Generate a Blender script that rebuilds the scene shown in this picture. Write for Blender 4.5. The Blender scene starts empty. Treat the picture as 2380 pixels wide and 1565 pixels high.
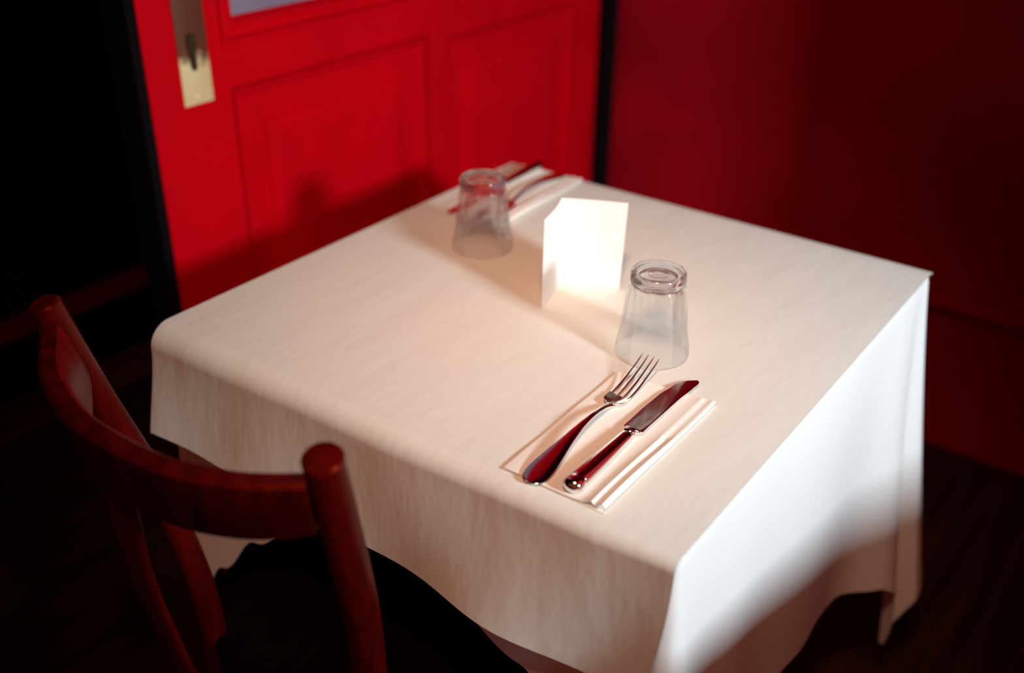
import bpy, bmesh, math, random
from mathutils import Vector, Matrix

# ------------------------------------------------------------------ camera, light, exposure
S = bpy.context.scene
C = S.collection
TZ = 0.75                      # height of the table top above the floor
PI = math.pi
rnd = random.Random(7)

def look_matrix(yaw, pitch, roll):
    f = Vector((math.cos(pitch)*math.cos(yaw), math.cos(pitch)*math.sin(yaw), -math.sin(pitch)))
    r = f.cross(Vector((0, 0, 1))).normalized()
    u = r.cross(f)
    r2 = r*math.cos(roll) + u*math.sin(roll)
    u2 = -r*math.sin(roll) + u*math.cos(roll)
    return Matrix((r2, u2, -f)).transposed().to_4x4()

cd = bpy.data.cameras.new('camera')
cam = bpy.data.objects.new('camera', cd)
C.objects.link(cam)
S.camera = cam
M4 = look_matrix(2.1935, 0.5094, 0.0159)
M4.translation = Vector((0.9796, -0.6405, 0.5987 + TZ))
cam.matrix_world = M4
cd.sensor_width = 36.0
cd.lens = 2402.4/2380*36.0
cd.clip_start = 0.02
fwd = -(M4.to_3x3() @ Vector((0, 0, 1)))
cd.dof.use_dof = True
cd.dof.focus_distance = (Vector((0.54, 0.16, TZ)) - M4.translation).dot(fwd)
cd.dof.aperture_fstop = 1.9

S.view_settings.view_transform = 'Standard'
S.view_settings.look = 'None'
S.view_settings.gamma = 1.0
S.view_settings.use_curve_mapping = False
S.view_settings.exposure = 0.0

w = bpy.data.worlds.new('world')
S.world = w
w.use_nodes = True
w.node_tree.nodes['Background'].inputs[0].default_value = (1.0, 0.17, 0.09, 1)
w.node_tree.nodes['Background'].inputs[1].default_value = 0.18

def area(name, loc, target, size, power, color, shape='DISK', size_y=None, spread=PI):
    l = bpy.data.lights.new(name, 'AREA')
    l.shape = shape
    l.size = size
    if size_y:
        l.size_y = size_y
    l.energy = power
    l.color = color
    l.spread = spread
    o = bpy.data.objects.new(name, l)
    C.objects.link(o)
    o.location = loc
    d = Vector(target) - Vector(loc)
    o.rotation_euler = d.to_track_quat('-Z', 'Y').to_euler()
    return o

# cool daylight from the window side, warm room lamp from the front
area('window_light', (2.0, -0.04, TZ+0.72), (-0.1, 1.0, TZ+0.1), 0.22, 15.5, (0.80, 0.95, 1.0), 'RECTANGLE', 0.22, math.radians(120))
area('pendant_lamp_light', (0.92, -0.62, TZ+1.40), (0.32, 0.34, TZ), 0.24, 1.6, (1.0, 0.55, 0.34), spread=math.radians(45))

# ------------------------------------------------------------------ materials
def mat(name, col, rough=0.5, metal=0.0, spec=0.5, **kw):
    m = bpy.data.materials.new(name)
    m.use_nodes = True
    b = m.node_tree.nodes['Principled BSDF']
    b.inputs['Base Color'].default_value = (*col, 1)
    b.inputs['Roughness'].default_value = rough
    b.inputs['Metallic'].default_value = metal
    b.inputs['Specular IOR Level'].default_value = spec
    for k, v in kw.items():
        b.inputs[k.replace('_', ' ')].default_value = v
    return m

def nodes(m):
    return m.node_tree.nodes, m.node_tree.links, m.node_tree.nodes['Principled BSDF']

def add_bump(m, scale, strength, dist=0.002, stretch=(1, 1, 1), rot=(0, 0, 0), detail=4, rough=0.55):
    n, l, b = nodes(m)
    tc = n.new('ShaderNodeTexCoord')
    mp = n.new('ShaderNodeMapping')
    mp.inputs['Scale'].default_value = stretch
    mp.inputs['Rotation'].default_value = rot
    tx = n.new('ShaderNodeTexNoise')
    tx.inputs['Scale'].default_value = scale
    tx.inputs['Detail'].default_value = detail
    tx.inputs['Roughness'].default_value = rough
    bp = n.new('ShaderNodeBump')
    bp.inputs['Strength'].default_value = strength
    bp.inputs['Distance'].default_value = dist
    l.new(tc.outputs['Object'], mp.inputs['Vector'])
    l.new(mp.outputs['Vector'], tx.inputs['Vector'])
    l.new(tx.outputs['Fac'], bp.inputs['Height'])
    old = b.inputs['Normal'].links[0].from_socket if b.inputs['Normal'].links else None
    if old:
        l.new(old, bp.inputs['Normal'])
    l.new(bp.outputs['Normal'], b.inputs['Normal'])
    return tx

def add_mottle(m, c1, c2, scale, stretch=(1, 1, 1), lo=0.35, hi=0.65, rot=(0, 0, 0)):
    n, l, b = nodes(m)
    tc = n.new('ShaderNodeTexCoord')
    mp = n.new('ShaderNodeMapping')
    mp.inputs['Scale'].default_value = stretch
    mp.inputs['Rotation'].default_value = rot
    tx = n.new('ShaderNodeTexNoise')
    tx.inputs['Scale'].default_value = scale
    tx.inputs['Detail'].default_value = 5
    cr = n.new('ShaderNodeValToRGB')
    cr.color_ramp.elements[0].position = lo
    cr.color_ramp.elements[0].color = (*c1, 1)
    cr.color_ramp.elements[1].position = hi
    cr.color_ramp.elements[1].color = (*c2, 1)
    l.new(tc.outputs['Object'], mp.inputs['Vector'])
    l.new(mp.outputs['Vector'], tx.inputs['Vector'])
    l.new(tx.outputs['Fac'], cr.inputs['Fac'])
    l.new(cr.outputs['Color'], b.inputs['Base Color'])

RED = (0.62, 0.001, 0.006)
m_red = mat('red_paint', RED, 0.6, spec=0.04)
add_mottle(m_red, (0.64, 0.0005, 0.007), (0.73, 0.0005, 0.008), 6)
add_bump(m_red, 60, 0.06, 0.001)
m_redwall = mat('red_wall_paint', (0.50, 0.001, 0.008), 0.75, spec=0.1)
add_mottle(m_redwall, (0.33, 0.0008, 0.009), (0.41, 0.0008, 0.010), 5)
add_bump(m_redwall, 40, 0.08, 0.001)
m_dark = mat('dark_wall_paint', (0.02, 0.006, 0.006), 0.8, spec=0.1)
add_mottle(m_dark, (0.016, 0.004, 0.004), (0.026, 0.006, 0.006), 4)
m_black = mat('black_trim_paint', (0.006, 0.004, 0.005), 0.8, spec=0.05)
m_floor = mat('dark_floor_boards', (0.03, 0.012, 0.006), 0.6, spec=0.15)
add_mottle(m_floor, (0.022, 0.009, 0.005), (0.055, 0.020, 0.010), 2.5, (14, 1, 1))
m_oak = mat('worn_brown_wood', (0.14, 0.045, 0.018), 0.55, spec=0.3)
add_mottle(m_oak, (0.09, 0.028, 0.012), (0.20, 0.07, 0.028), 5, (12, 2, 2))
m_chair = mat('red_brown_varnished_wood', (0.12, 0.012, 0.006), 0.36, spec=0.35, Specular_Tint=(1.0, 0.10, 0.035, 1))
add_mottle(m_chair, (0.045, 0.0012, 0.001), (0.095, 0.0025, 0.0013), 7, (8, 8, 1.2))
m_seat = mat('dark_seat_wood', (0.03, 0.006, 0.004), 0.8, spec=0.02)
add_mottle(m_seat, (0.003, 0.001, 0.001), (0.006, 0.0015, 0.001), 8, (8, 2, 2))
m_cloth = mat('white_cotton_cloth', (0.90, 0.90, 0.90), 0.85, spec=0.1)
add_bump(m_cloth, 900, 0.15, 0.0004, detail=2)
add_bump(m_cloth, 7, 0.25, 0.006, (1, 1, 0.35), detail=2)
m_paper = mat('off_white_table_paper', (0.79, 0.805, 0.765), 0.7, spec=0.2)
add_bump(m_paper, 7, 0.55, 0.0030, (2.6, 0.8, 1), rot=(0, 0, 0.7), detail=3)
add_bump(m_paper, 60, 0.2, 0.0006, (1, 1, 1), detail=4)
m_napkin = mat('white_paper_napkin', (0.92, 0.90, 0.86), 0.8, spec=0.1)
add_bump(m_napkin, 30, 0.25, 0.001, detail=4)
m_card = mat('white_card', (0.84, 0.85, 0.84), 0.6, spec=0.2)
add_bump(m_card, 200, 0.05, 0.0003)
m_steel = mat('polished_steel', (0.92, 0.89, 0.86), 0.12, 1.0)
add_bump(m_steel, 45, 0.22, 0.0012, (1.6, 0.5, 1), detail=1)
m_brass = mat('worn_brass', (0.95, 0.74, 0.42), 0.45, 0.12)
add_mottle(m_brass, (0.98, 0.76, 0.38), (1.0, 0.84, 0.46), 30)
def brown_upper_part(m):
    # darker brown over the upper part of the plate, with an uneven lower edge
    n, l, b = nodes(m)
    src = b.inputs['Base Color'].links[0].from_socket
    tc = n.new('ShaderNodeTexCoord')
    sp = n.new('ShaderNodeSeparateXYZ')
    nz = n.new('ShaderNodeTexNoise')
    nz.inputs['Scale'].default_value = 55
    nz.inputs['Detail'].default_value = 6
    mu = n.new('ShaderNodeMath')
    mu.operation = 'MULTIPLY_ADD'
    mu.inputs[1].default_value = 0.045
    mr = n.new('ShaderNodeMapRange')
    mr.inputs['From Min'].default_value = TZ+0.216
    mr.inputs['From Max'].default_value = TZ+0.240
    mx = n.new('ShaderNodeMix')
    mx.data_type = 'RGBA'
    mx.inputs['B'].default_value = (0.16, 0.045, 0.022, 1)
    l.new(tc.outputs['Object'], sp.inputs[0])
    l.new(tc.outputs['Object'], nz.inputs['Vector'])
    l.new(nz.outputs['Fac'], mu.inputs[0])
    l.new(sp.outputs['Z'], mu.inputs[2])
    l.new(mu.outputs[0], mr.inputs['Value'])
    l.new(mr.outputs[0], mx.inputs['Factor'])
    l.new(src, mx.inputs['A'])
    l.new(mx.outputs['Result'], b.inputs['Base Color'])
brown_upper_part(m_brass)
m_brass_dark = mat('tarnished_metal', (0.10, 0.06, 0.035), 0.5, 0.8)
m_pane = mat('grey_glass_pane', (0.30, 0.24, 0.32), 0.15, spec=0.6)
add_mottle(m_pane, (0.26, 0.20, 0.29), (0.34, 0.28, 0.36), 8)
m_cast = mat('black_cast_iron', (0.012, 0.011, 0.011), 0.5, spec=0.3)
add_bump(m_cast, 120, 0.2, 0.0006)

def glass_material():
    """clear thin walls that mostly let light straight through; the thick base bends it more"""
    m = bpy.data.materials.new('clear_glass')
    m.use_nodes = True
    n, l = m.node_tree.nodes, m.node_tree.links
    n.clear()
    out = n.new('ShaderNodeOutputMaterial')
    lw = n.new('ShaderNodeLayerWeight')
    lw.inputs['Blend'].default_value = 0.3
    cr = n.new('ShaderNodeValToRGB')
    cr.color_ramp.elements[0].position = 0.5
    cr.color_ramp.elements[0].color = (0.99, 0.99, 0.985, 1)
    cr.color_ramp.elements[1].position = 1.0
    cr.color_ramp.elements[1].color = (0.66, 0.655, 0.65, 1)
    l.new(lw.outputs['Facing'], cr.inputs['Fac'])
    t = n.new('ShaderNodeBsdfTransparent')
    l.new(cr.outputs['Color'], t.inputs['Color'])
    g = n.new('ShaderNodeBsdfGlass')
    g.inputs['IOR'].default_value = 1.47
    g.inputs['Roughness'].default_value = 0.0
    tc = n.new('ShaderNodeTexCoord')
    sp = n.new('ShaderNodeSeparateXYZ')
    mr = n.new('ShaderNodeMapRange')
    mr.inputs['From Min'].default_value = 0.080
    mr.inputs['From Max'].default_value = 0.089
    mr.inputs["To Min"].default_value = 0.34
    mr.inputs["To Max"].default_value = 0.85
    l.new(tc.outputs['Object'], sp.inputs[0])
    l.new(sp.outputs['Z'], mr.inputs['Value'])
    mx = n.new('ShaderNodeMixShader')
    l.new(mr.outputs[0], mx.inputs[0])
    l.new(t.outputs[0], mx.inputs[1])
    l.new(g.outputs[0], mx.inputs[2])
    l.new(mx.outputs[0], out.inputs[0])
    return m
m_glass = glass_material()

# ------------------------------------------------------------------ mesh helpers
def obj(name, bm, m, parent=None, smooth=True, loc=None, rot=None):
    bmesh.ops.recalc_face_normals(bm, faces=bm.faces)
    me = bpy.data.meshes.new(name)
    bm.to_mesh(me)
    bm.free()
    me.materials.append(m)
    if smooth:
        me.polygons.foreach_set('use_smooth', [True]*len(me.polygons))
        try:
            me.set_sharp_from_angle(angle=math.radians(38))
        except Exception:
            pass
    o = bpy.data.objects.new(name, me)
    C.objects.link(o)
    if parent is not None:
        o.parent = parent
    if loc:
        o.location = loc
    if rot:
        o.rotation_euler = rot
    return o

def tag(o, label, cat, group=None):
    o['label'] = label
    o['category'] = cat
    if group:
        o['group'] = group
    return o

def struct(o):
    o['kind'] = 'structure'
    return o

def empty(name, loc, rotz=0.0):
    e = bpy.data.objects.new(name, None)
    C.objects.link(e)
    e.location = loc
    e.rotation_euler = (0, 0, rotz)
    e.empty_display_size = 0.05
    return e

def box(bm, x0, x1, y0, y1, z0, z1, bevel=0.0, seg=2):
    vs = [bm.verts.new((x, y, z)) for x in (x0, x1) for y in (y0, y1) for z in (z0, z1)]
    f = [(0, 1, 3, 2), (4, 6, 7, 5), (0, 4, 5, 1), (2, 3, 7, 6), (0, 2, 6, 4), (1, 5, 7, 3)]
    fs = [bm.faces.new([vs[i] for i in q]) for q in f]
    if bevel > 0:
        es = set(e for q in fs for e in q.edges)
        bmesh.ops.bevel(bm, geom=list(es), offset=bevel, segments=seg, affect='EDGES', profile=0.5)

def newbox(*a, **k):
    bm = bmesh.new()
    box(bm, *a, **k)
    return bm

def loft(bm, rings, closed=True, cap=True):
    """rings: list of lists of points with equal count"""
    R = [[bm.verts.new(p) for p in r] for r in rings]
    n = len(R[0])
    for a, b in zip(R, R[1:]):
        for i in range(n if closed else n-1):
            j = (i+1) % n
            bm.faces.new((a[i], a[j], b[j], b[i]))
    if cap and closed:
        bm.faces.new(list(reversed(R[0])))
        bm.faces.new(R[-1])
    return R

def tube_rings(pts, radii, n=20, squash=None):
    rings = []
    pts = [Vector(p) for p in pts]
    up = None
    for i, p in enumerate(pts):
        t = (pts[min(i+1, len(pts)-1)] - pts[max(i-1, 0)]).normalized()
        if up is None:
            ref = Vector((0, 0, 1)) if abs(t.z) < 0.9 else Vector((1, 0, 0))
            up = (ref - t*ref.dot(t)).normalized()
        else:
            up = (up - t*up.dot(t)).normalized()
        s = t.cross(up)
        r = radii[i] if hasattr(radii, '__len__') else radii
        a, b = (r if hasattr(r, '__len__') else (r, r))
        rings.append([p + s*a*math.cos(2*PI*k/n) + up*b*math.sin(2*PI*k/n) for k in range(n)])
    return rings

def catmull(keys, n):
    """keys: list of tuples; returns n+1 interpolated tuples"""
    out = []
    m = len(keys)-1
    for i in range(n+1):
        u = i/n*m
        k = min(int(u), m-1)
        t = u-k
        p0, p1, p2, p3 = keys[max(k-1, 0)], keys[k], keys[k+1], keys[min(k+2, m)]
        out.append(tuple(0.5*((2*b) + (-a+c)*t + (2*a-5*b+4*c-d)*t*t + (-a+3*b-3*c+d)*t**3)
                         for a, b, c, d in zip(p0, p1, p2, p3)))
    return out

def interp(x, ks):
    if x <= ks[0][0]:
        return ks[0][1]
    for (a, va), (b, vb) in zip(ks, ks[1:]):
        if x <= b:
            t = (x-a)/(b-a)
            t = t*t*(3-2*t)
            return va+(vb-va)*t
    return ks[-1][1]

def gauss(x, c, w_):
    return math.exp(-((x-c)/w_)**2)

# ------------------------------------------------------------------ the setting
XW = -0.30      # plane of the red door wall
YW = 1.50       # plane of the right red wall
H = 2.7
struct(obj('floor', newbox(-2.2, 4.0, -2.6, 1.7, -0.05, 0), m_floor, smooth=False))
struct(obj('ceiling', newbox(-2.2, 4.0, -2.6, 1.7, H, H+0.05), m_dark, smooth=False))
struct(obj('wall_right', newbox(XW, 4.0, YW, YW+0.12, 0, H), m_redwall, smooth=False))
struct(obj('wall_left', newbox(-1.30, -1.18, -2.6, YW, 0, H), m_dark, smooth=False))
struct(obj('baseboard_left', newbox(-1.18, -1.165, -2.6, YW, 0, 0.16, bevel=0.004), m_black, smooth=False))
# added partition, out of view, keeps the window light off the right wall
struct(obj('wall_blocker', newbox(0.96, 4.0, 0.80, 0.92, 0, H, bevel=0.006), m_redwall, smooth=False))
# faint red rail on the dark wall
struct(obj('trim_1', newbox(-1.18, -1.150, -2.6, YW, 0.165, 0.215, bevel=0.006), m_redwall, smooth=False))
# low brown strip on the floor in the dark passage
struct(obj('trim_2', newbox(-1.165, -1.03, -2.6, YW, 0, 0.012, bevel=0.004), m_oak, smooth=False))
# black corner post between the two red walls
struct(obj('trim_3', newbox(XW, XW+0.034, YW-0.034, YW, 0, H, bevel=0.004), m_black, smooth=False))
# narrow ledge along the right wall
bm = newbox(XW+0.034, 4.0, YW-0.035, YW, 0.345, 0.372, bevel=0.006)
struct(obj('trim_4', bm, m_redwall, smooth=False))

def frame_with_openings(bm, x0, x1, y0, y1, z0, z1, openings):
    """a panelled slab: solid strips around rectangular openings (y0,y1,z0,z1), openings stacked in one column"""
    ya, yb = openings[0][0], openings[0][1]
    box(bm, x0, x1, y0, ya, z0, z1)
    box(bm, x0, x1, yb, y1, z0, z1)
    zs = sorted(openings, key=lambda o: o[2])
    z = z0
    for o in zs:
        box(bm, x0, x1, ya, yb, z, o[2])
        z = o[3]
    box(bm, x0, x1, ya, yb, z, z1)

def rect_ring(bm, xs, y0, y1, z0, z1, prof):
    """moulding swept round a rectangle; prof = list of (inset, x)"""
    rings = []
    for ins, x in prof:
        rings.append([(x, y0+ins, z0+ins), (x, y1-ins, z0+ins), (x, y1-ins, z1-ins), (x, y0+ins, z1-ins)])
    R = [[bm.verts.new(p) for p in r] for r in rings]
    for a, b in zip(R, R[1:]):
        for i in range(4):
            j = (i+1) % 4
            bm.faces.new((a[i], a[j], b[j], b[i]))
    return R

def raised_panel(bm, y0, y1, z0, z1, x, field):
    R = rect_ring(bm, x, y0, y1, z0, z1, [(0, x), (0.001, x-0.014), (0.007, x-0.014), (0.009, x-0.003), (0.016, x-0.004), (0.021, x-0.013), (field, x-0.014),
                                          (field+0.003, x-0.007), (field+0.022, x-0.003)])
    bm.faces.new(R[-1])

# door: Y 0.239..0.890
door = empty('door_1', (0, 0, 0))
struct(door)
DY0, DY1 = 0.239, 0.890
bm = bmesh.new()
frame_with_openings(bm, XW-0.042, XW, DY0, DY1, 0.01, 2.06,
                    [(0.385, 0.857, 0.27, TZ+0.150), (0.385, 0.857, TZ+0.222, 1.93)])
obj('door_frame', bm, m_red, door, smooth=False)
bm = bmesh.new()
raised_panel(bm, 0.385, 0.857, 0.27, TZ+0.150, XW, 0.068)
obj('door_panel', bm, m_red, door, smooth=False)
bm = bmesh.new()
R = rect_ring(bm, XW, 0.377, 0.865, TZ+0.214, 1.938,
              [(0, XW+0.0005), (0.001, XW+0.006), (0.007, XW+0.007), (0.010, XW-0.004), (0.020, XW-0.005),
               (0.023, XW-0.002), (0.028, XW-0.003), (0.036, XW-0.016), (0.0365, XW-0.020)])
obj('pane_moulding', bm, m_red, door, smooth=False)
obj('glass_pane', newbox(XW-0.026, XW-0.018, 0.390, 0.852, TZ+0.226, 1.925), m_pane, door, smooth=False)
# lock plate with keyhole and handle
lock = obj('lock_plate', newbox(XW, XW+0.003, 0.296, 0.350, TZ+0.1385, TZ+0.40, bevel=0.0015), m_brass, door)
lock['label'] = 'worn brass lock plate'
bm = bmesh.new()
rings = []
for (z, hw) in [(TZ+0.190, 0.003), (TZ+0.196, 0.0058), (TZ+0.215, 0.0060), (TZ+0.226, 0.009), (TZ+0.238, 0.009), (TZ+0.244, 0.005)]:
    rings.append([(XW+0.0030, 0.3205-hw, z), (XW+0.0030, 0.3205+hw, z), (XW+0.0062, 0.3205+hw*0.8, z), (XW+0.0062, 0.3205-hw*0.8, z)])
loft(bm, rings)
obj('keyhole', bm, m_brass_dark, lock, smooth=False)
def disc_bm(y, z, x0, x1, r, n=20):
    bm = bmesh.new()
    rings = [[(x, y+rr*math.cos(2*PI*k/n), z+rr*math.sin(2*PI*k/n)) for k in range(n)]
             for x, rr in ((x0, r), (x0+(x1-x0)*0.6, r), (x1, r*0.6))]
    loft(bm, rings)
    return bm
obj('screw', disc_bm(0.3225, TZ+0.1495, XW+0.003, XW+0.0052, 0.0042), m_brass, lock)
hd = obj('door_handle', disc_bm(0.3225, TZ+0.345, XW+0.003, XW+0.022, 0.016), m_brass_dark, lock)
bm = bmesh.new()
loft(bm, tube_rings(catmull([(XW+0.02, 0.3225, TZ+0.345), (XW+0.05, 0.3225, TZ+0.345), (XW+0.058, 0.336, TZ+0.345),
                             (XW+0.058, 0.37, TZ+0.343), (XW+0.056, 0.43, TZ+0.338)], 24), 0.0085, 14))
obj('lever', bm, m_brass_dark, hd)

# panelled wall beside the door
wall = empty('wall_back', (0, 0, 0))
struct(wall)
bm = bmesh.new()
frame_with_openings(bm, XW-0.042, XW, 0.8925, YW, 0, H, [(0.912, 1.372, 0.27, TZ+0.134)])
box(bm, XW-0.042, XW, DY0, 0.8925, 2.065, H)
obj('wall_frame', bm, m_red, wall, smooth=False)
bm = bmesh.new()
raised_panel(bm, 0.912, 1.372, 0.27, TZ+0.134, XW, 0.068)
obj('wall_panel', bm, m_red, wall, smooth=False)
struct(obj('trim_5', newbox(XW-0.060, XW-0.001, DY0-0.016, DY0-0.0005, 0, 2.08, bevel=0.002), m_black, smooth=False))
struct(obj('shade_strip_back', newbox(XW, XW+0.014, DY0, YW-0.034, 0, 0.25, bevel=0.003), m_black, smooth=False))  # black strip added for the shade at the wall foot under the table
struct(obj('wall_passage', newbox(-1.18, XW-0.042, 0.95, 1.05, 0, H), m_dark, smooth=False))

# ------------------------------------------------------------------ table
TW, TL = 0.700, 0.7201
table = empty('dining_table', (TW/2, TL/2, 0))
tag(table, 'square table hidden under the white cloth, on a black pedestal foot', 'table')
bm = newbox(-TW/2+0.010, TW/2-0.010, -TL/2+0.014, TL/2-0.010, TZ-0.030, TZ-0.0045, bevel=0.006, seg=3)
obj('tabletop', bm, m_oak, table)
bm = bmesh.new()
prof = [(0.0, 0.025, 0.19), (0.010, 0.03, 0.20), (0.022, 0.05, 0.19), (0.045, 0.04, 0.07), (0.06, 0.03, 0.04),
        (0.30, 0.03, 0.032), (0.66, 0.03, 0.032), (0.69, 0.03, 0.06), (TZ-0.0305, 0.03, 0.15)]
n = 32
loft(bm, [[(r*math.cos(2*PI*k/n), r*math.sin(2*PI*k/n), z) for k in range(n)] for z, _, r in prof])
obj('pedestal', bm, m_cast, table)

# tablecloth --------------------------------------------------------
def perimeter(n_edge=90, n_c=10, rc=0.010):
    """list of (x, y, nx, ny, s): rounded rectangle A(0,0) D(TW,0) C(TW,TL) B(0,TL)"""
    pts = []
    corners = [((rc, rc), PI, 0.0), ((TW-rc, rc), 1.5*PI, TW), ((TW-rc, TL-rc), 0.0, TW+TL), ((rc, TL-rc), 0.5*PI, 2*TW+TL)]
    ends = [((rc, 0), (TW-rc, 0), (0, -1), 0.0, TW), ((TW, rc), (TW, TL-rc), (1, 0), TW, TL),
            ((TW-rc, TL), (rc, TL), (0, 1), TW+TL, TW), ((0, TL-rc), (0, rc), (-1, 0), 2*TW+TL, TL)]
    for ci in range(4):
        (cx, cy), a0, s0 = corners[ci]
        for k in range(n_c):
            a = a0 + 0.5*PI*(k+0.0)/n_c
            pts.append((cx+rc*math.cos(a), cy+rc*math.sin(a), math.cos(a), math.sin(a), s0+(k/n_c-0.5)*0.014))
        (x0, y0), (x1, y1), nn, s0, L = ends[ci]
        for k in range(n_edge):
            t = k/n_edge
            pts.append((x0+(x1-x0)*t, y0+(y1-y0)*t, nn[0], nn[1], s0+0.007+t*(L-0.014)))
    return pts

PER = 2*(TW+TL)
def wrapd(a, b):
    d = (a-b) % PER
    return d-PER if d > PER/2 else d

sA, sD, sC, sB = 0.0, TW, TW+TL, 2*TW+TL
depth_keys = [(0.0, 0.43), (0.06, 0.345), (0.13, 0.27), (0.22, 0.20), (0.32, 0.155), (0.43, 0.182), (0.54, 0.225), (0.63, 0.30), (0.70, 0.44),
              (0.80, 0.400), (0.99, 0.392), (1.12, 0.418), (1.22, 0.435), (1.30, 0.452), (1.345, 0.478), (1.378, 0.62), (1.42, 0.53), (1.46, 0.44), (1.56, 0.36),
              (1.78, 0.32), (2.02, 0.40), (2.12, 0.55), (2.22, 0.40), (2.48, 0.24), (2.74, 0.30), (2.84, 0.43)]
def flare(s, drop):
    f = 0.03
    k = 0.0
    k += 0.17*math.exp(-abs(wrapd(s, sC))/0.055)
    k += 0.15*math.exp(-abs(wrapd(s, sD))/0.050)
    k += 0.03*math.exp(-abs(wrapd(s, sA))/0.05)
    k += 0.15*math.exp(-abs(wrapd(s, sB))/0.06)
    k += 0.10*gauss(wrapd(s, sD+0.625), 0, 0.055)
    k -= 0.05*gauss(wrapd(s, sD+0.685), 0, 0.018)
    k += 0.020*gauss(wrapd(s, sD+0.34), 0, 0.10) - 0.010*gauss(wrapd(s, sD+0.50), 0, 0.06)
    k += 0.030*gauss(wrapd(s, sD+0.13), 0, 0.06)
    return drop*f + k*drop**1.15

bm = bmesh.new()
P = perimeter()
NR = 44
r0 = 0.006
cols = []
for (x, y, nx, ny, s) in P:
    dep = interp(s % PER, depth_keys)
    on_ad = (nx*0 + ny*-1) > 0.5 and 0.0 < s < TW
    col = []
    for i in range(NR+1):
        t = i/NR
        l = t**1.15*(dep)
        if l < r0*PI/2:
            a = l/r0
            off = r0*math.sin(a)
            z = -r0*(1-math.cos(a))
        else:
            z = -(r0 + l - r0*PI/2)
            off = r0 + flare(s, -z)
            if on_ad:
                lim = 0.006 + 0.02*min(1, -z)
                e = min(1.0, abs(wrapd(s, sD))/0.04)
                off = off*(1-e)+min(off, lim)*e if -z < 0.2 else off*(1-e) + (lim+0.04*(-z-0.2))*e
        px, py = nx, ny
        col.append(bm.verts.new((x - nx*r0 + px*off, y - ny*r0 + py*off, TZ-0.0015+z)))
    cols.append(col)
for i in range(len(cols)):
    j = (i+1) % len(cols)
    for k in range(NR):
        bm.faces.new((cols[i][k], cols[i][k+1], cols[j][k+1], cols[j][k]))
top = bm.faces.new([c[0] for c in cols])
cloth = obj('tablecloth', bm, m_cloth)
md = cloth.modifiers.new('thickness', 'SOLIDIFY')
md.thickness = 0.0009
md.offset = -1
cloth.modifiers.new('crisp_hem', 'EDGE_SPLIT').split_angle = math.radians(50)
tag(cloth, 'white cotton tablecloth hanging in folds over the table, under the paper', 'tablecloth')

# paper table cover --------------------------------------------------
bm = bmesh.new()
NX, NF = 60, 16
grid = []
PX0, PX1 = -0.003, TW+0.001
for i in range(NX+1):
    u = i/NX
    X = PX0 + (PX1-PX0)*u
    r = interp(u, [(0, 0.030), (0.5, 0.024), (0.85, 0.018), (1.0, 0.013)])
    hang = interp(u, [(0, 0.139), (0.5, 0.155), (1.0, 0.166)])
    out = 0.010 + 0.006*math.sin(u*9.0+0.7) + 0.004*math.sin(u*17+2)
    if u > 0.9:
        out += 0.010*((u-0.9)/0.1)**2
    yc = r*0.42
    row = [Vector((X, TL+0.003, -0.004)), Vector((X, TL+0.002, -0.0008)), Vector((X, TL-0.002, 0.0))]
    nT = 40
    for k in range(1, nT+1):
        Y = TL-0.002 + (yc-(TL-0.002))*k/nT
        row.append(Vector((X, Y, 0.0)))
    for k in range(1, NF+1):
        a = 0.5*PI*k/NF
        row.append(Vector((X, yc - r*math.sin(a), -r*(1-math.cos(a)))))
    base = row[-1]
    nH = 14
    L = hang - r
    for k in range(1, nH+1):
        t = k/nH
        wob = out*t**1.5 + 0.0025*math.sin(u*23+t*3)*t
        row.append(Vector((X - 0.010*t*t*(u > 0.9)*((u-0.9)/0.1 if u > 0.9 else 0), base.y - wob - 0.004*t, base.z - L*t)))
    grid.append([bm.verts.new((p.x, p.y, p.z+TZ-0.0003)) for p in row])
for a, b in zip(grid, grid[1:]):
    for k in range(len(a)-1):
        bm.faces.new((a[k], a[k+1], b[k+1], b[k]))
paper = obj('table_paper', bm, m_paper)
md = paper.modifiers.new('thickness', 'SOLIDIFY')
md.thickness = 0.0004
md.offset = 1
paper.modifiers.new('crisp_hem', 'EDGE_SPLIT').split_angle = math.radians(50)
tag(paper, 'off-white paper cover laid on the tablecloth, folded down on the chair side', 'table paper')
ZP = TZ + 0.0003     # top of the paper

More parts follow.
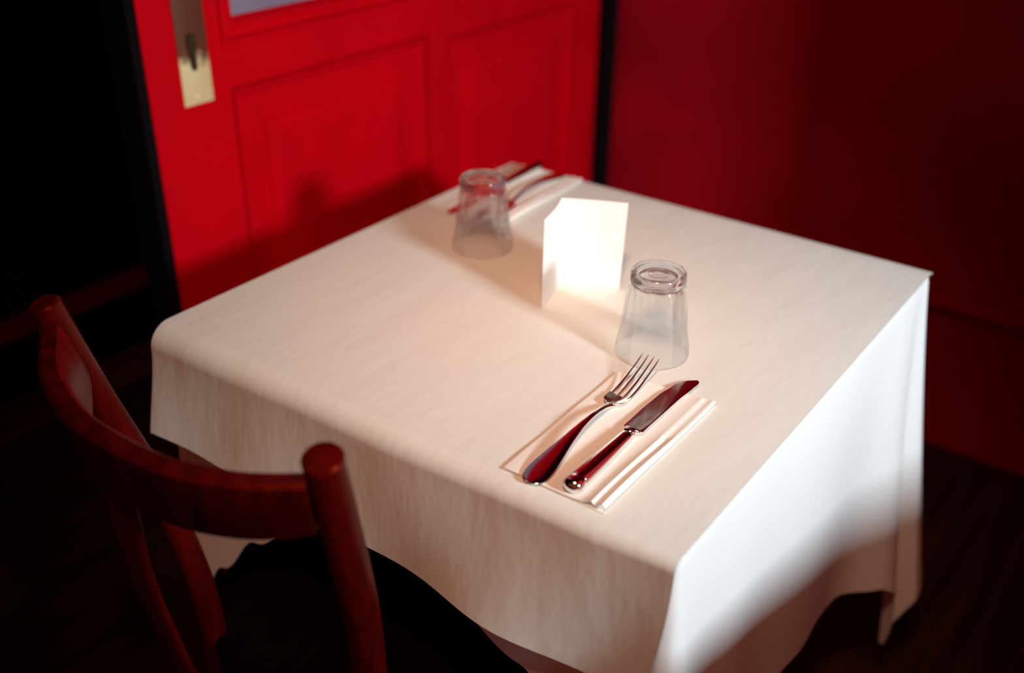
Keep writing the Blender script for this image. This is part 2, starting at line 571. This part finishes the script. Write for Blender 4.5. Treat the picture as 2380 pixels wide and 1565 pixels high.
# ------------------------------------------------------------------ napkin
def napkin(name, pts, label):
    """pts: four plan corners near-left, near-right, far-right, far-left"""
    bl, br, tr, tl = [Vector((a, b, 0)) for a, b in pts]
    prof = [(1.0, 0.0004), (0.8, 0.0004), (0.4, 0.0004), (0.0, 0.0004), (-0.008, 0.0012), (-0.004, 0.0023), (0.01, 0.0026),
            (0.2, 0.0024), (0.5, 0.0022), (0.70, 0.0024), (0.80, 0.0034), (0.85, 0.0070), (0.870, 0.0082), (0.89, 0.0062), (0.915, 0.0046),
            (0.95, 0.0082), (0.972, 0.0102), (0.992, 0.0086), (1.0, 0.0060)]
    prof = [(u, z) for u, z in prof]
    bm = bmesh.new()
    ncol = 36
    rows = []
    for k in range(ncol+1):
        v = k/ncol
        a = bl.lerp(tl, v)
        b = br.lerp(tr, v)
        row = []
        for i, (u, z) in enumerate(prof):
            p = a + (b-a)*u
            zz = z
            if i > 9:
                zz = 0.0024 + (z-0.0024)*(0.75+0.35*math.sin(v*5.0+0.6))*(1.0-0.25*v)
            if 4 <= i <= 9:
                zz += 0.0003*math.sin(v*14+u*9)
            if v < 0.5 and u < 0.9 and i > 6:
                zz += 0.0
            row.append(bm.verts.new((p.x, p.y, zz)))
        rows.append(row)
    for a, b in zip(rows, rows[1:]):
        for k in range(len(a)-1):
            bm.faces.new((a[k], a[k+1], b[k+1], b[k]))
    o = obj(name, bm, m_napkin, loc=(0, 0, ZP+0.0004))
    md = o.modifiers.new('thickness', 'SOLIDIFY')
    md.thickness = 0.0005
    md.offset = 0
    o.modifiers.new('crisp_edge', 'EDGE_SPLIT').split_angle = math.radians(60)
    tag(o, label, 'napkin', 'folded paper napkins under the cutlery')
    return o

napkin('napkin', [(0.5044, 0.0115), (0.6172, 0.0125), (0.6165, 0.2390), (0.4995, 0.2330)],
       'folded white napkin under the sharp near fork and knife, by the chair side edge')
napkin('napkin', [(0.036, 0.490), (0.156, 0.495), (0.141, 0.716), (0.022, 0.716)],
       'folded white napkin under the blurred cutlery at the far corner')

# ------------------------------------------------------------------ fork
def make_fork():
    """local: tail at origin, tines along +Y, z=0 is the napkin surface"""
    t = empty('fork', (0, 0, 0))
    # handle: (y, halfwidth, z centre, half thickness)
    hk = [(0.000, 0.0045, 0.0030, 0.0010), (0.003, 0.0095, 0.0032, 0.0013), (0.010, 0.0128, 0.0040, 0.0014), (0.024, 0.0132, 0.0058, 0.0014),
          (0.045, 0.0105, 0.0086, 0.0014), (0.070, 0.0068, 0.0116, 0.0016), (0.095, 0.0042, 0.0134, 0.0020),
          (0.120, 0.0031, 0.0132, 0.0023), (0.140, 0.0030, 0.0102, 0.0023), (0.152, 0.0036, 0.0072, 0.0020), (0.160, 0.0060, 0.0052, 0.0016)]
    ks = catmull(hk, 50)
    bm = bmesh.new()
    rings = []
    n = 20
    for (y, hw, z, th) in ks:
        rings.append([(hw*math.copysign(abs(math.cos(a))**0.9, math.cos(a)), y, z + th*math.sin(a)) for a in [2*PI*k/n for k in range(n)]])
    loft(bm, rings)
    obj('handle', bm, m_steel, t)
    # head: shallow dished plate from neck to tine roots
    bm = bmesh.new()
    rows = []
    hd = [(0.158, 0.0052, 0.0054), (0.161, 0.0090, 0.0046), (0.164, 0.0112, 0.0040), (0.168, 0.0122, 0.0034), (0.174, 0.0125, 0.0030), (0.181, 0.0124, 0.0030)]
    for (y, hw, z) in hd:
        up, dn = [], []
        for k in range(13):
            u = -1 + 2*k/12
            dish = 0.0026*u*u
            th = 0.0010*(1-0.3*abs(u))
            up.append((hw*u, y, z+dish+th))
            dn.append((hw*u, y, z+dish-th))
        rows.append(up + dn[::-1])
    loft(bm, rows)
    obj('head', bm, m_steel, t)
    for ti in range(4):
        xc0 = -0.01065 + 0.0071*ti
        xc1 = (-0.0105 + 0.0070*ti)*0.98
        bm = bmesh.new()
        rings = []
        for i in range(25):
            v = i/24
            y = 0.179 + 0.0745*v - 0.0012*abs(ti-1.5)*v
            x = xc0+(xc1-xc0)*v
            hw = 0.00175*(1-0.55*v) if v < 0.93 else 0.00175*(1-0.55*v)*(1-(v-0.93)/0.07*0.75)
            th = 0.0011*(1-0.35*v)
            z = 0.0030 + 0.0026*(xc0/0.0125)**2*(1-v) + 0.017*v**1.7
            rings.append([(x+hw*math.cos(2*PI*k/10), y, z+th*math.sin(2*PI*k/10)) for k in range(10)])
        loft(bm, rings)
        obj('tine', bm, m_steel, t)
    return t

def make_knife():
    t = empty('table_knife', (0, 0, 0))
    # handle, axis slightly raised
    hk = [(0.0000, 0.0020, 0.0018), (0.0008, 0.0055, 0.0045), (0.004, 0.0094, 0.0072), (0.008, 0.0104, 0.0078), (0.012, 0.0102, 0.0076), (0.016, 0.0092, 0.0070),
          (0.020, 0.0098, 0.0074), (0.040, 0.0094, 0.0070), (0.070, 0.0083, 0.0062), (0.095, 0.0072, 0.0054), (0.106, 0.0068, 0.0050), (0.110, 0.0056, 0.0044)]
    ks = catmull(hk, 66)
    bm = bmesh.new()
    n = 24
    rings = []
    for (y, a, b) in ks:
        rings.append([(a*math.cos(2*PI*k/n), y, 0.0080 - 0.006*y + b*math.sin(2*PI*k/n)) for k in range(n)])
    loft(bm, rings)
    obj('handle', bm, m_steel, t)
    bm = bmesh.new()
    bk = [(0.1095, 0.0048, 0.0042), (0.1115, 0.0068, 0.0056), (0.1135, 0.0068, 0.0056), (0.1150, 0.0050, 0.0042), (0.1175, 0.0060, 0.0046), (0.1200, 0.0080, 0.0036), (0.1230, 0.0098, 0.0016)]
    ks = catmull(bk, 36)
    loft(bm, [[(a*math.cos(2*PI*k/n) + (0.0004 if y > .118 else 0), y, 0.0074 - 0.0006*(y-0.11)/0.01 + b*math.sin(2*PI*k/n)) for k in range(n)] for (y, a, b) in ks])
    obj('bolster', bm, m_steel, t)
    # blade: back edge to +X nearly straight, cutting edge to -X bulging, rounded tip
    bm = bmesh.new()
    L0, L1 = 0.1215, 0.2520
    N = 44
    rings = []
    for i in range(N+1):
        v = i/N
        y = L0 + (L1-L0)*v
        right = interp(v, [(0, 0.0108), (0.12, 0.0106), (0.6, 0.0106), (0.85, 0.0122), (0.95, 0.0126), (0.985, 0.0116), (1.0, 0.0090)])
        left = interp(v, [(0, -0.0112), (0.04, -0.0115), (0.35, -0.0120), (0.6, -0.0112), (0.8, -0.0080), (0.90, -0.0040), (0.96, 0.0004), (0.99, 0.0045), (1.0, 0.0075)])
        z = 0.0066 - 0.0040*v
        cx = (right+left)/2
        hw = (right-left)/2
        th = 0.0010*(1-0.5*v)
        ring = []
        for (u, tt) in [(-1, 0.08), (-0.8, 0.45), (-0.3, 0.85), (0.3, 1.0), (0.8, 1.0), (1, 0.7)]:
            ring.append((cx+hw*u, y, z+th*tt))
        for (u, tt) in [(1, -0.7), (0.8, -1.0), (0.3, -1.0), (-0.3, -0.85), (-0.8, -0.45), (-1, -0.08)]:
            ring.append((cx+hw*u, y, z+th*tt))
        rings.append(ring)
    loft(bm, rings)
    obj('blade', bm, m_steel, t)
    return t

def copy_tree(o, parent=None):
    c = o.copy()
    C.objects.link(c)
    c.parent = parent
    for ch in [x for x in o.children]:
        copy_tree(ch, c)
    return c

def aim(o, tail, tip, z):
    d = Vector((tip[0]-tail[0], tip[1]-tail[1]))
    o.location = (tail[0], tail[1], z)
    o.rotation_euler = (0, 0, math.atan2(d.y, d.x)-PI/2)

ZN = ZP + 0.0034     # top of a napkin
fork = make_fork()
tag(fork, 'silver fork in sharp focus, left of the knife on the near napkin', 'fork', 'forks of the two place settings')
aim(fork, (0.5385, 0.0055), (0.5262, 0.256), ZN-0.0016)
fork2 = copy_tree(fork)
tag(fork2, 'blurred fork on the far napkin, behind the far upturned glass', 'fork', 'forks of the two place settings')
aim(fork2, (0.100, 0.716), (0.121, 0.471), ZN-0.0016)
knife = make_knife()
tag(knife, 'silver table knife in sharp focus, right of the fork on the near napkin', 'knife', 'knives of the two place settings')
aim(knife, (0.5775, 0.0135), (0.5725, 0.262), ZN-0.0005)
knife2 = copy_tree(knife)
tag(knife2, 'blurred table knife on the far napkin, outermost towards the red door', 'knife', 'knives of the two place settings')
aim(knife2, (0.052, 0.722), (0.069, 0.474), ZN-0.0005)

# ------------------------------------------------------------------ upturned tumblers
def make_glass():
    """mouth down at z=0, base up"""
    NF_, per = 10, 12
    n = NF_*per
    # outer profile (z, r, facet amount)
    outer = [(0.0000, 0.0420, 0), (0.0006, 0.0426, 0), (0.0020, 0.0428, 0), (0.012, 0.0420, 0), (0.024, 0.0398, 0), (0.034, 0.0376, 0), (0.0395, 0.0372, 0),
             (0.0425, 0.0372, 0.25), (0.047, 0.0368, 0.8), (0.052, 0.0364, 1), (0.070, 0.0342, 1), (0.084, 0.0324, 1), (0.0875, 0.0316, 0.8),
             (0.0890, 0.0304, 0.2), (0.0902, 0.0302, 0), (0.0915, 0.0312, 0), (0.0940, 0.0318, 0), (0.0985, 0.0318, 0), (0.1025, 0.0310, 0),
             (0.1042, 0.0296, 0), (0.1048, 0.0280, 0), (0.1042, 0.0262, 0), (0.1020, 0.0240, 0), (0.1008, 0.0200, 0), (0.1008, 0.0120, 0), (0.1012, 0.0116, 0), (0.1008, 0.0110, 0), (0.1008, 0.0050, 0)]
    inner = [(0.0006, 0.0404, 0), (0.012, 0.0396, 0), (0.024, 0.0376, 0), (0.034, 0.0356, 0), (0.050, 0.0336, 0), (0.070, 0.0310, 0), (0.082, 0.0292, 0),
             (0.087, 0.0276, 0), (0.0895, 0.0240, 0), (0.0905, 0.0180, 0), (0.0905, 0.0060, 0)]
    bm = bmesh.new()
    def ring(z, r, f):
        out = []
        for k in range(n):
            a = 2*PI*k/n
            loc = ((k % per)/per - 0.5)*2*PI/NF_
            # scalloped flute: polygon-like chord with small soft ribs
            poly = math.cos(PI/NF_)/math.cos(loc)
            rib = 0.0006*math.exp(-((abs(loc)-PI/NF_)/0.05)**2)
            rr = r*(1-f) + f*(r*(poly*1.0+0.010) + rib)
            out.append((rr*math.cos(a), rr*math.sin(a), z))
        return out
    vo = [[bm.verts.new(p) for p in ring(*q)] for q in outer]
    vi = [[bm.verts.new(p) for p in ring(*q)] for q in inner]
    for A_ in (vo, vi):
        for a, b in zip(A_, A_[1:]):
            for k in range(n):
                bm.faces.new((a[k], a[(k+1) % n], b[(k+1) % n], b[k]))
    for k in range(n):
        bm.faces.new((vo[0][k], vo[0][(k+1) % n], vi[0][(k+1) % n], vi[0][k]))
    for ring_, z in ((vo[-1], 0.1008), (vi[-1], 0.0905)):
        c = bm.verts.new((0, 0, z))
        for k in range(n):
            bm.faces.new((ring_[k], ring_[(k+1) % n], c))
    o = obj('drinking_glass', bm, m_glass)
    return o

g1 = make_glass()
g1.location = (0.5049, 0.2985, ZP+0.0003)
tag(g1, 'clear faceted tumbler upside down at the tines of the near fork', 'glass', 'upturned tumblers on the table')
g2 = g1.copy()
C.objects.link(g2)
g2.location = (0.170, 0.413, ZP+0.0003)
g2.rotation_euler = (0, 0, 0.2)
tag(g2, 'blurred clear tumbler upside down near the red door side of the table', 'glass', 'upturned tumblers on the table')

# ------------------------------------------------------------------ folded standing card
card = empty('menu_card', (0.3185, 0.3830, ZP+0.0004))
tag(card, 'blank white folded card standing upright between the two upturned glasses', 'card')
def leaf(p, h, name, lean):
    bm = bmesh.new()
    L = Vector((p[0], p[1], 0))
    nrm = Vector((-L.y, L.x, 0)).normalized()
    rings = []
    NN = 12
    for k in range(NN+1):
        u = k/NN
        bow = 0.0018*math.sin(PI*u)
        q = L*u + nrm*bow
        q2 = q + L.normalized()*lean*u
        t = nrm*0.00022
        rings.append([q-t, q+t, q2+t+Vector((0, 0, h)), q2-t+Vector((0, 0, h))])
    loft(bm, rings)
    return obj(name, bm, m_card, card, smooth=False)
leaf((0.0225, -0.0715), 0.1185, 'front_leaf', 0.0)
leaf((0.0715, 0.0345), 0.1185, 'rear_leaf', 0.004)

# ------------------------------------------------------------------ bentwood chair at the chair side
chair = empty('bentwood_chair', (0.275, -0.02, 0))
tag(chair, 'dark red-brown bentwood chair with curved top rail, pushed to the paper-covered side', 'chair')
CO = Vector(chair.location)
def cpt(x, y, z):
    return (x-CO.x, y-CO.y, z)
ZS = 0.395
def post(keys, r, name='back_post'):
    ks = catmull(keys, 60)
    bm = bmesh.new()
    pts = [cpt(*k) for k in ks]
    rad = [r*(1-0.10*abs(i/60-0.3)) for i in range(61)]
    # rounded end
    top = Vector(pts[0])
    d = (Vector(pts[1])-top).normalized()
    head = [(top - d*0.0*r + d*(0.0008), r*0.86), (top + d*0.0030, r*0.97)]
    P_ = [head[0][0], head[1][0]] + [Vector(p) for p in pts[2:]]
    R_ = [head[0][1], head[1][1]] + rad[2:]
    loft(bm, tube_rings(P_, R_, 24))
    return obj(name, bm, m_chair, chair)
post([(0.067, -0.172, TZ+0.120), (0.080, -0.143, TZ+0.0), (0.098, -0.118, TZ-0.10), (0.116, -0.099, TZ-0.20), (0.130, -0.088, TZ-0.33), (0.130, -0.095, TZ-0.50), (0.120, -0.140, 0.0)], 0.0165)
post([(0.477, -0.192, TZ+0.122), (0.464, -0.163, TZ+0.0), (0.450, -0.138, TZ-0.10), (0.437, -0.120, TZ-0.20), (0.426, -0.104, TZ-0.33), (0.426, -0.112, TZ-0.50), (0.436, -0.155, 0.0)], 0.0180)
# curved top rail: rectangular section swept on an arc that bulges away from the table
bm = bmesh.new()
rk = [(0.070, -0.172), (0.105, -0.192), (0.168, -0.232), (0.238, -0.256), (0.300, -0.262), (0.366, -0.257), (0.425, -0.236), (0.470, -0.204)]
ks = catmull(rk, 48)
rings = []
for i, (x, y) in enumerate(ks):
    a = ks[max(i-1, 0)]
    b = ks[min(i+1, len(ks)-1)]
    t = Vector((b[0]-a[0], b[1]-a[1], 0)).normalized()
    nrm = Vector((-t.y, t.x, 0))
    hw = 0.0105
    sec = []
    zt, zb = TZ+0.105, TZ+0.038-0.012*math.sin(PI*i/48)
    lean = 0.016
    pr = [(-1, 0.004), (-0.6, 0.0), (0.6, 0.0), (1, 0.004)]
    for (u, dz) in pr:
        sec.append(Vector((x, y, zt-dz)) + nrm*hw*u)
    for (u, dz) in reversed(pr):
        sec.append(Vector((x, y, zb+dz)) + nrm*(hw*u+lean))
    rings.append([cpt(*v) for v in sec])
loft(bm, rings)
obj('top_rail', bm, m_chair, chair)
# centre splat from rail to seat
bm = bmesh.new()
ks = catmull([(0.272, -0.249, TZ+0.050), (0.242, -0.230, TZ-0.08), (0.236, -0.213, TZ-0.18), (0.238, -0.190, TZ-0.28), (0.255, -0.128, ZS-0.006)], 30)
loft(bm, tube_rings([cpt(*k) for k in ks], [(0.0065, 0.0225)]*31, 20))
obj('splat', bm, m_chair, chair)
# seat: rounded disc of dark wood with rim
def seat_bm(cx, cy, rx, ry, z0, z1, power=3.0, hole=0.0, n=64):
    bm = bmesh.new()
    def rg(k, z):
        out = []
        for i in range(n):
            a = 2*PI*i/n
            c, s = math.cos(a), math.sin(a)
            x = math.copysign(abs(c)**(2/power), c)*rx*k
            y = math.copysign(abs(s)**(2/power), s)*ry*k
            out.append((cx+x, cy+y, z))
        return out
    if hole:
        loft(bm, [rg(hole, z0), rg(0.97, z0), rg(1, z0+0.006), rg(1, z1-0.008), rg(0.985, z1-0.002), rg(0.96, z1), rg(hole+0.02, z1), rg(hole, z1-0.006), rg(hole, z0)], cap=False)
    else:
        loft(bm, [rg(0.97, z0), rg(1, z0+0.006), rg(1, z1-0.006), rg(0.98, z1), rg(0.85, z1-0.003), rg(0.5, z1-0.006)])
    return bm
scx, scy = 0.277-CO.x, 0.062-CO.y
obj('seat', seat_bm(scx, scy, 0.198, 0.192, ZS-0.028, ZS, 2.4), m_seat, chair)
for sx in (-1, 1):
    bm = bmesh.new()
    ks = catmull([(0.275+sx*0.150, 0.185, ZS-0.028), (0.275+sx*0.158, 0.200, 0.25), (0.275+sx*0.170, 0.222, 0.0)], 24)
    loft(bm, tube_rings([cpt(*k) for k in ks], [0.0165-0.004*i/24 for i in range(25)], 18))
    obj('leg', bm, m_chair, chair)
bm = bmesh.new()
ring = [(scx+0.150*math.cos(a), scy+0.160*math.sin(a), 0.215) for a in [2*PI*k/48 for k in range(48)]]
rr = []
for k in range(48):
    p = Vector(ring[k])
    o_ = Vector((math.cos(2*PI*k/48), math.sin(2*PI*k/48), 0))
    rr.append([p + o_*0.009*math.cos(2*PI*j/12) + Vector((0, 0, 0.009*math.sin(2*PI*j/12))) for j in range(12)])
rr.append(rr[0])
loft(bm, rr, cap=False)
bmesh.ops.remove_doubles(bm, verts=bm.verts, dist=1e-6)
obj('stretcher', bm, m_chair, chair)

# ------------------------------------------------------------------ added table-shaped light blocker, out of view, shades the lower cloth
nb = empty('blocker_table', (1.427, 0.117, 0), math.radians(63.4))
tag(nb, 'added dark table shape out of view, blocking window light from the lower cloth', 'table')
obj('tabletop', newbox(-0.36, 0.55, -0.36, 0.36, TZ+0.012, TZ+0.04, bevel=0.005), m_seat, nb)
for sx in (-0.30, 0.49):
    for sy in (-0.30, 0.30):
        bm = bmesh.new()
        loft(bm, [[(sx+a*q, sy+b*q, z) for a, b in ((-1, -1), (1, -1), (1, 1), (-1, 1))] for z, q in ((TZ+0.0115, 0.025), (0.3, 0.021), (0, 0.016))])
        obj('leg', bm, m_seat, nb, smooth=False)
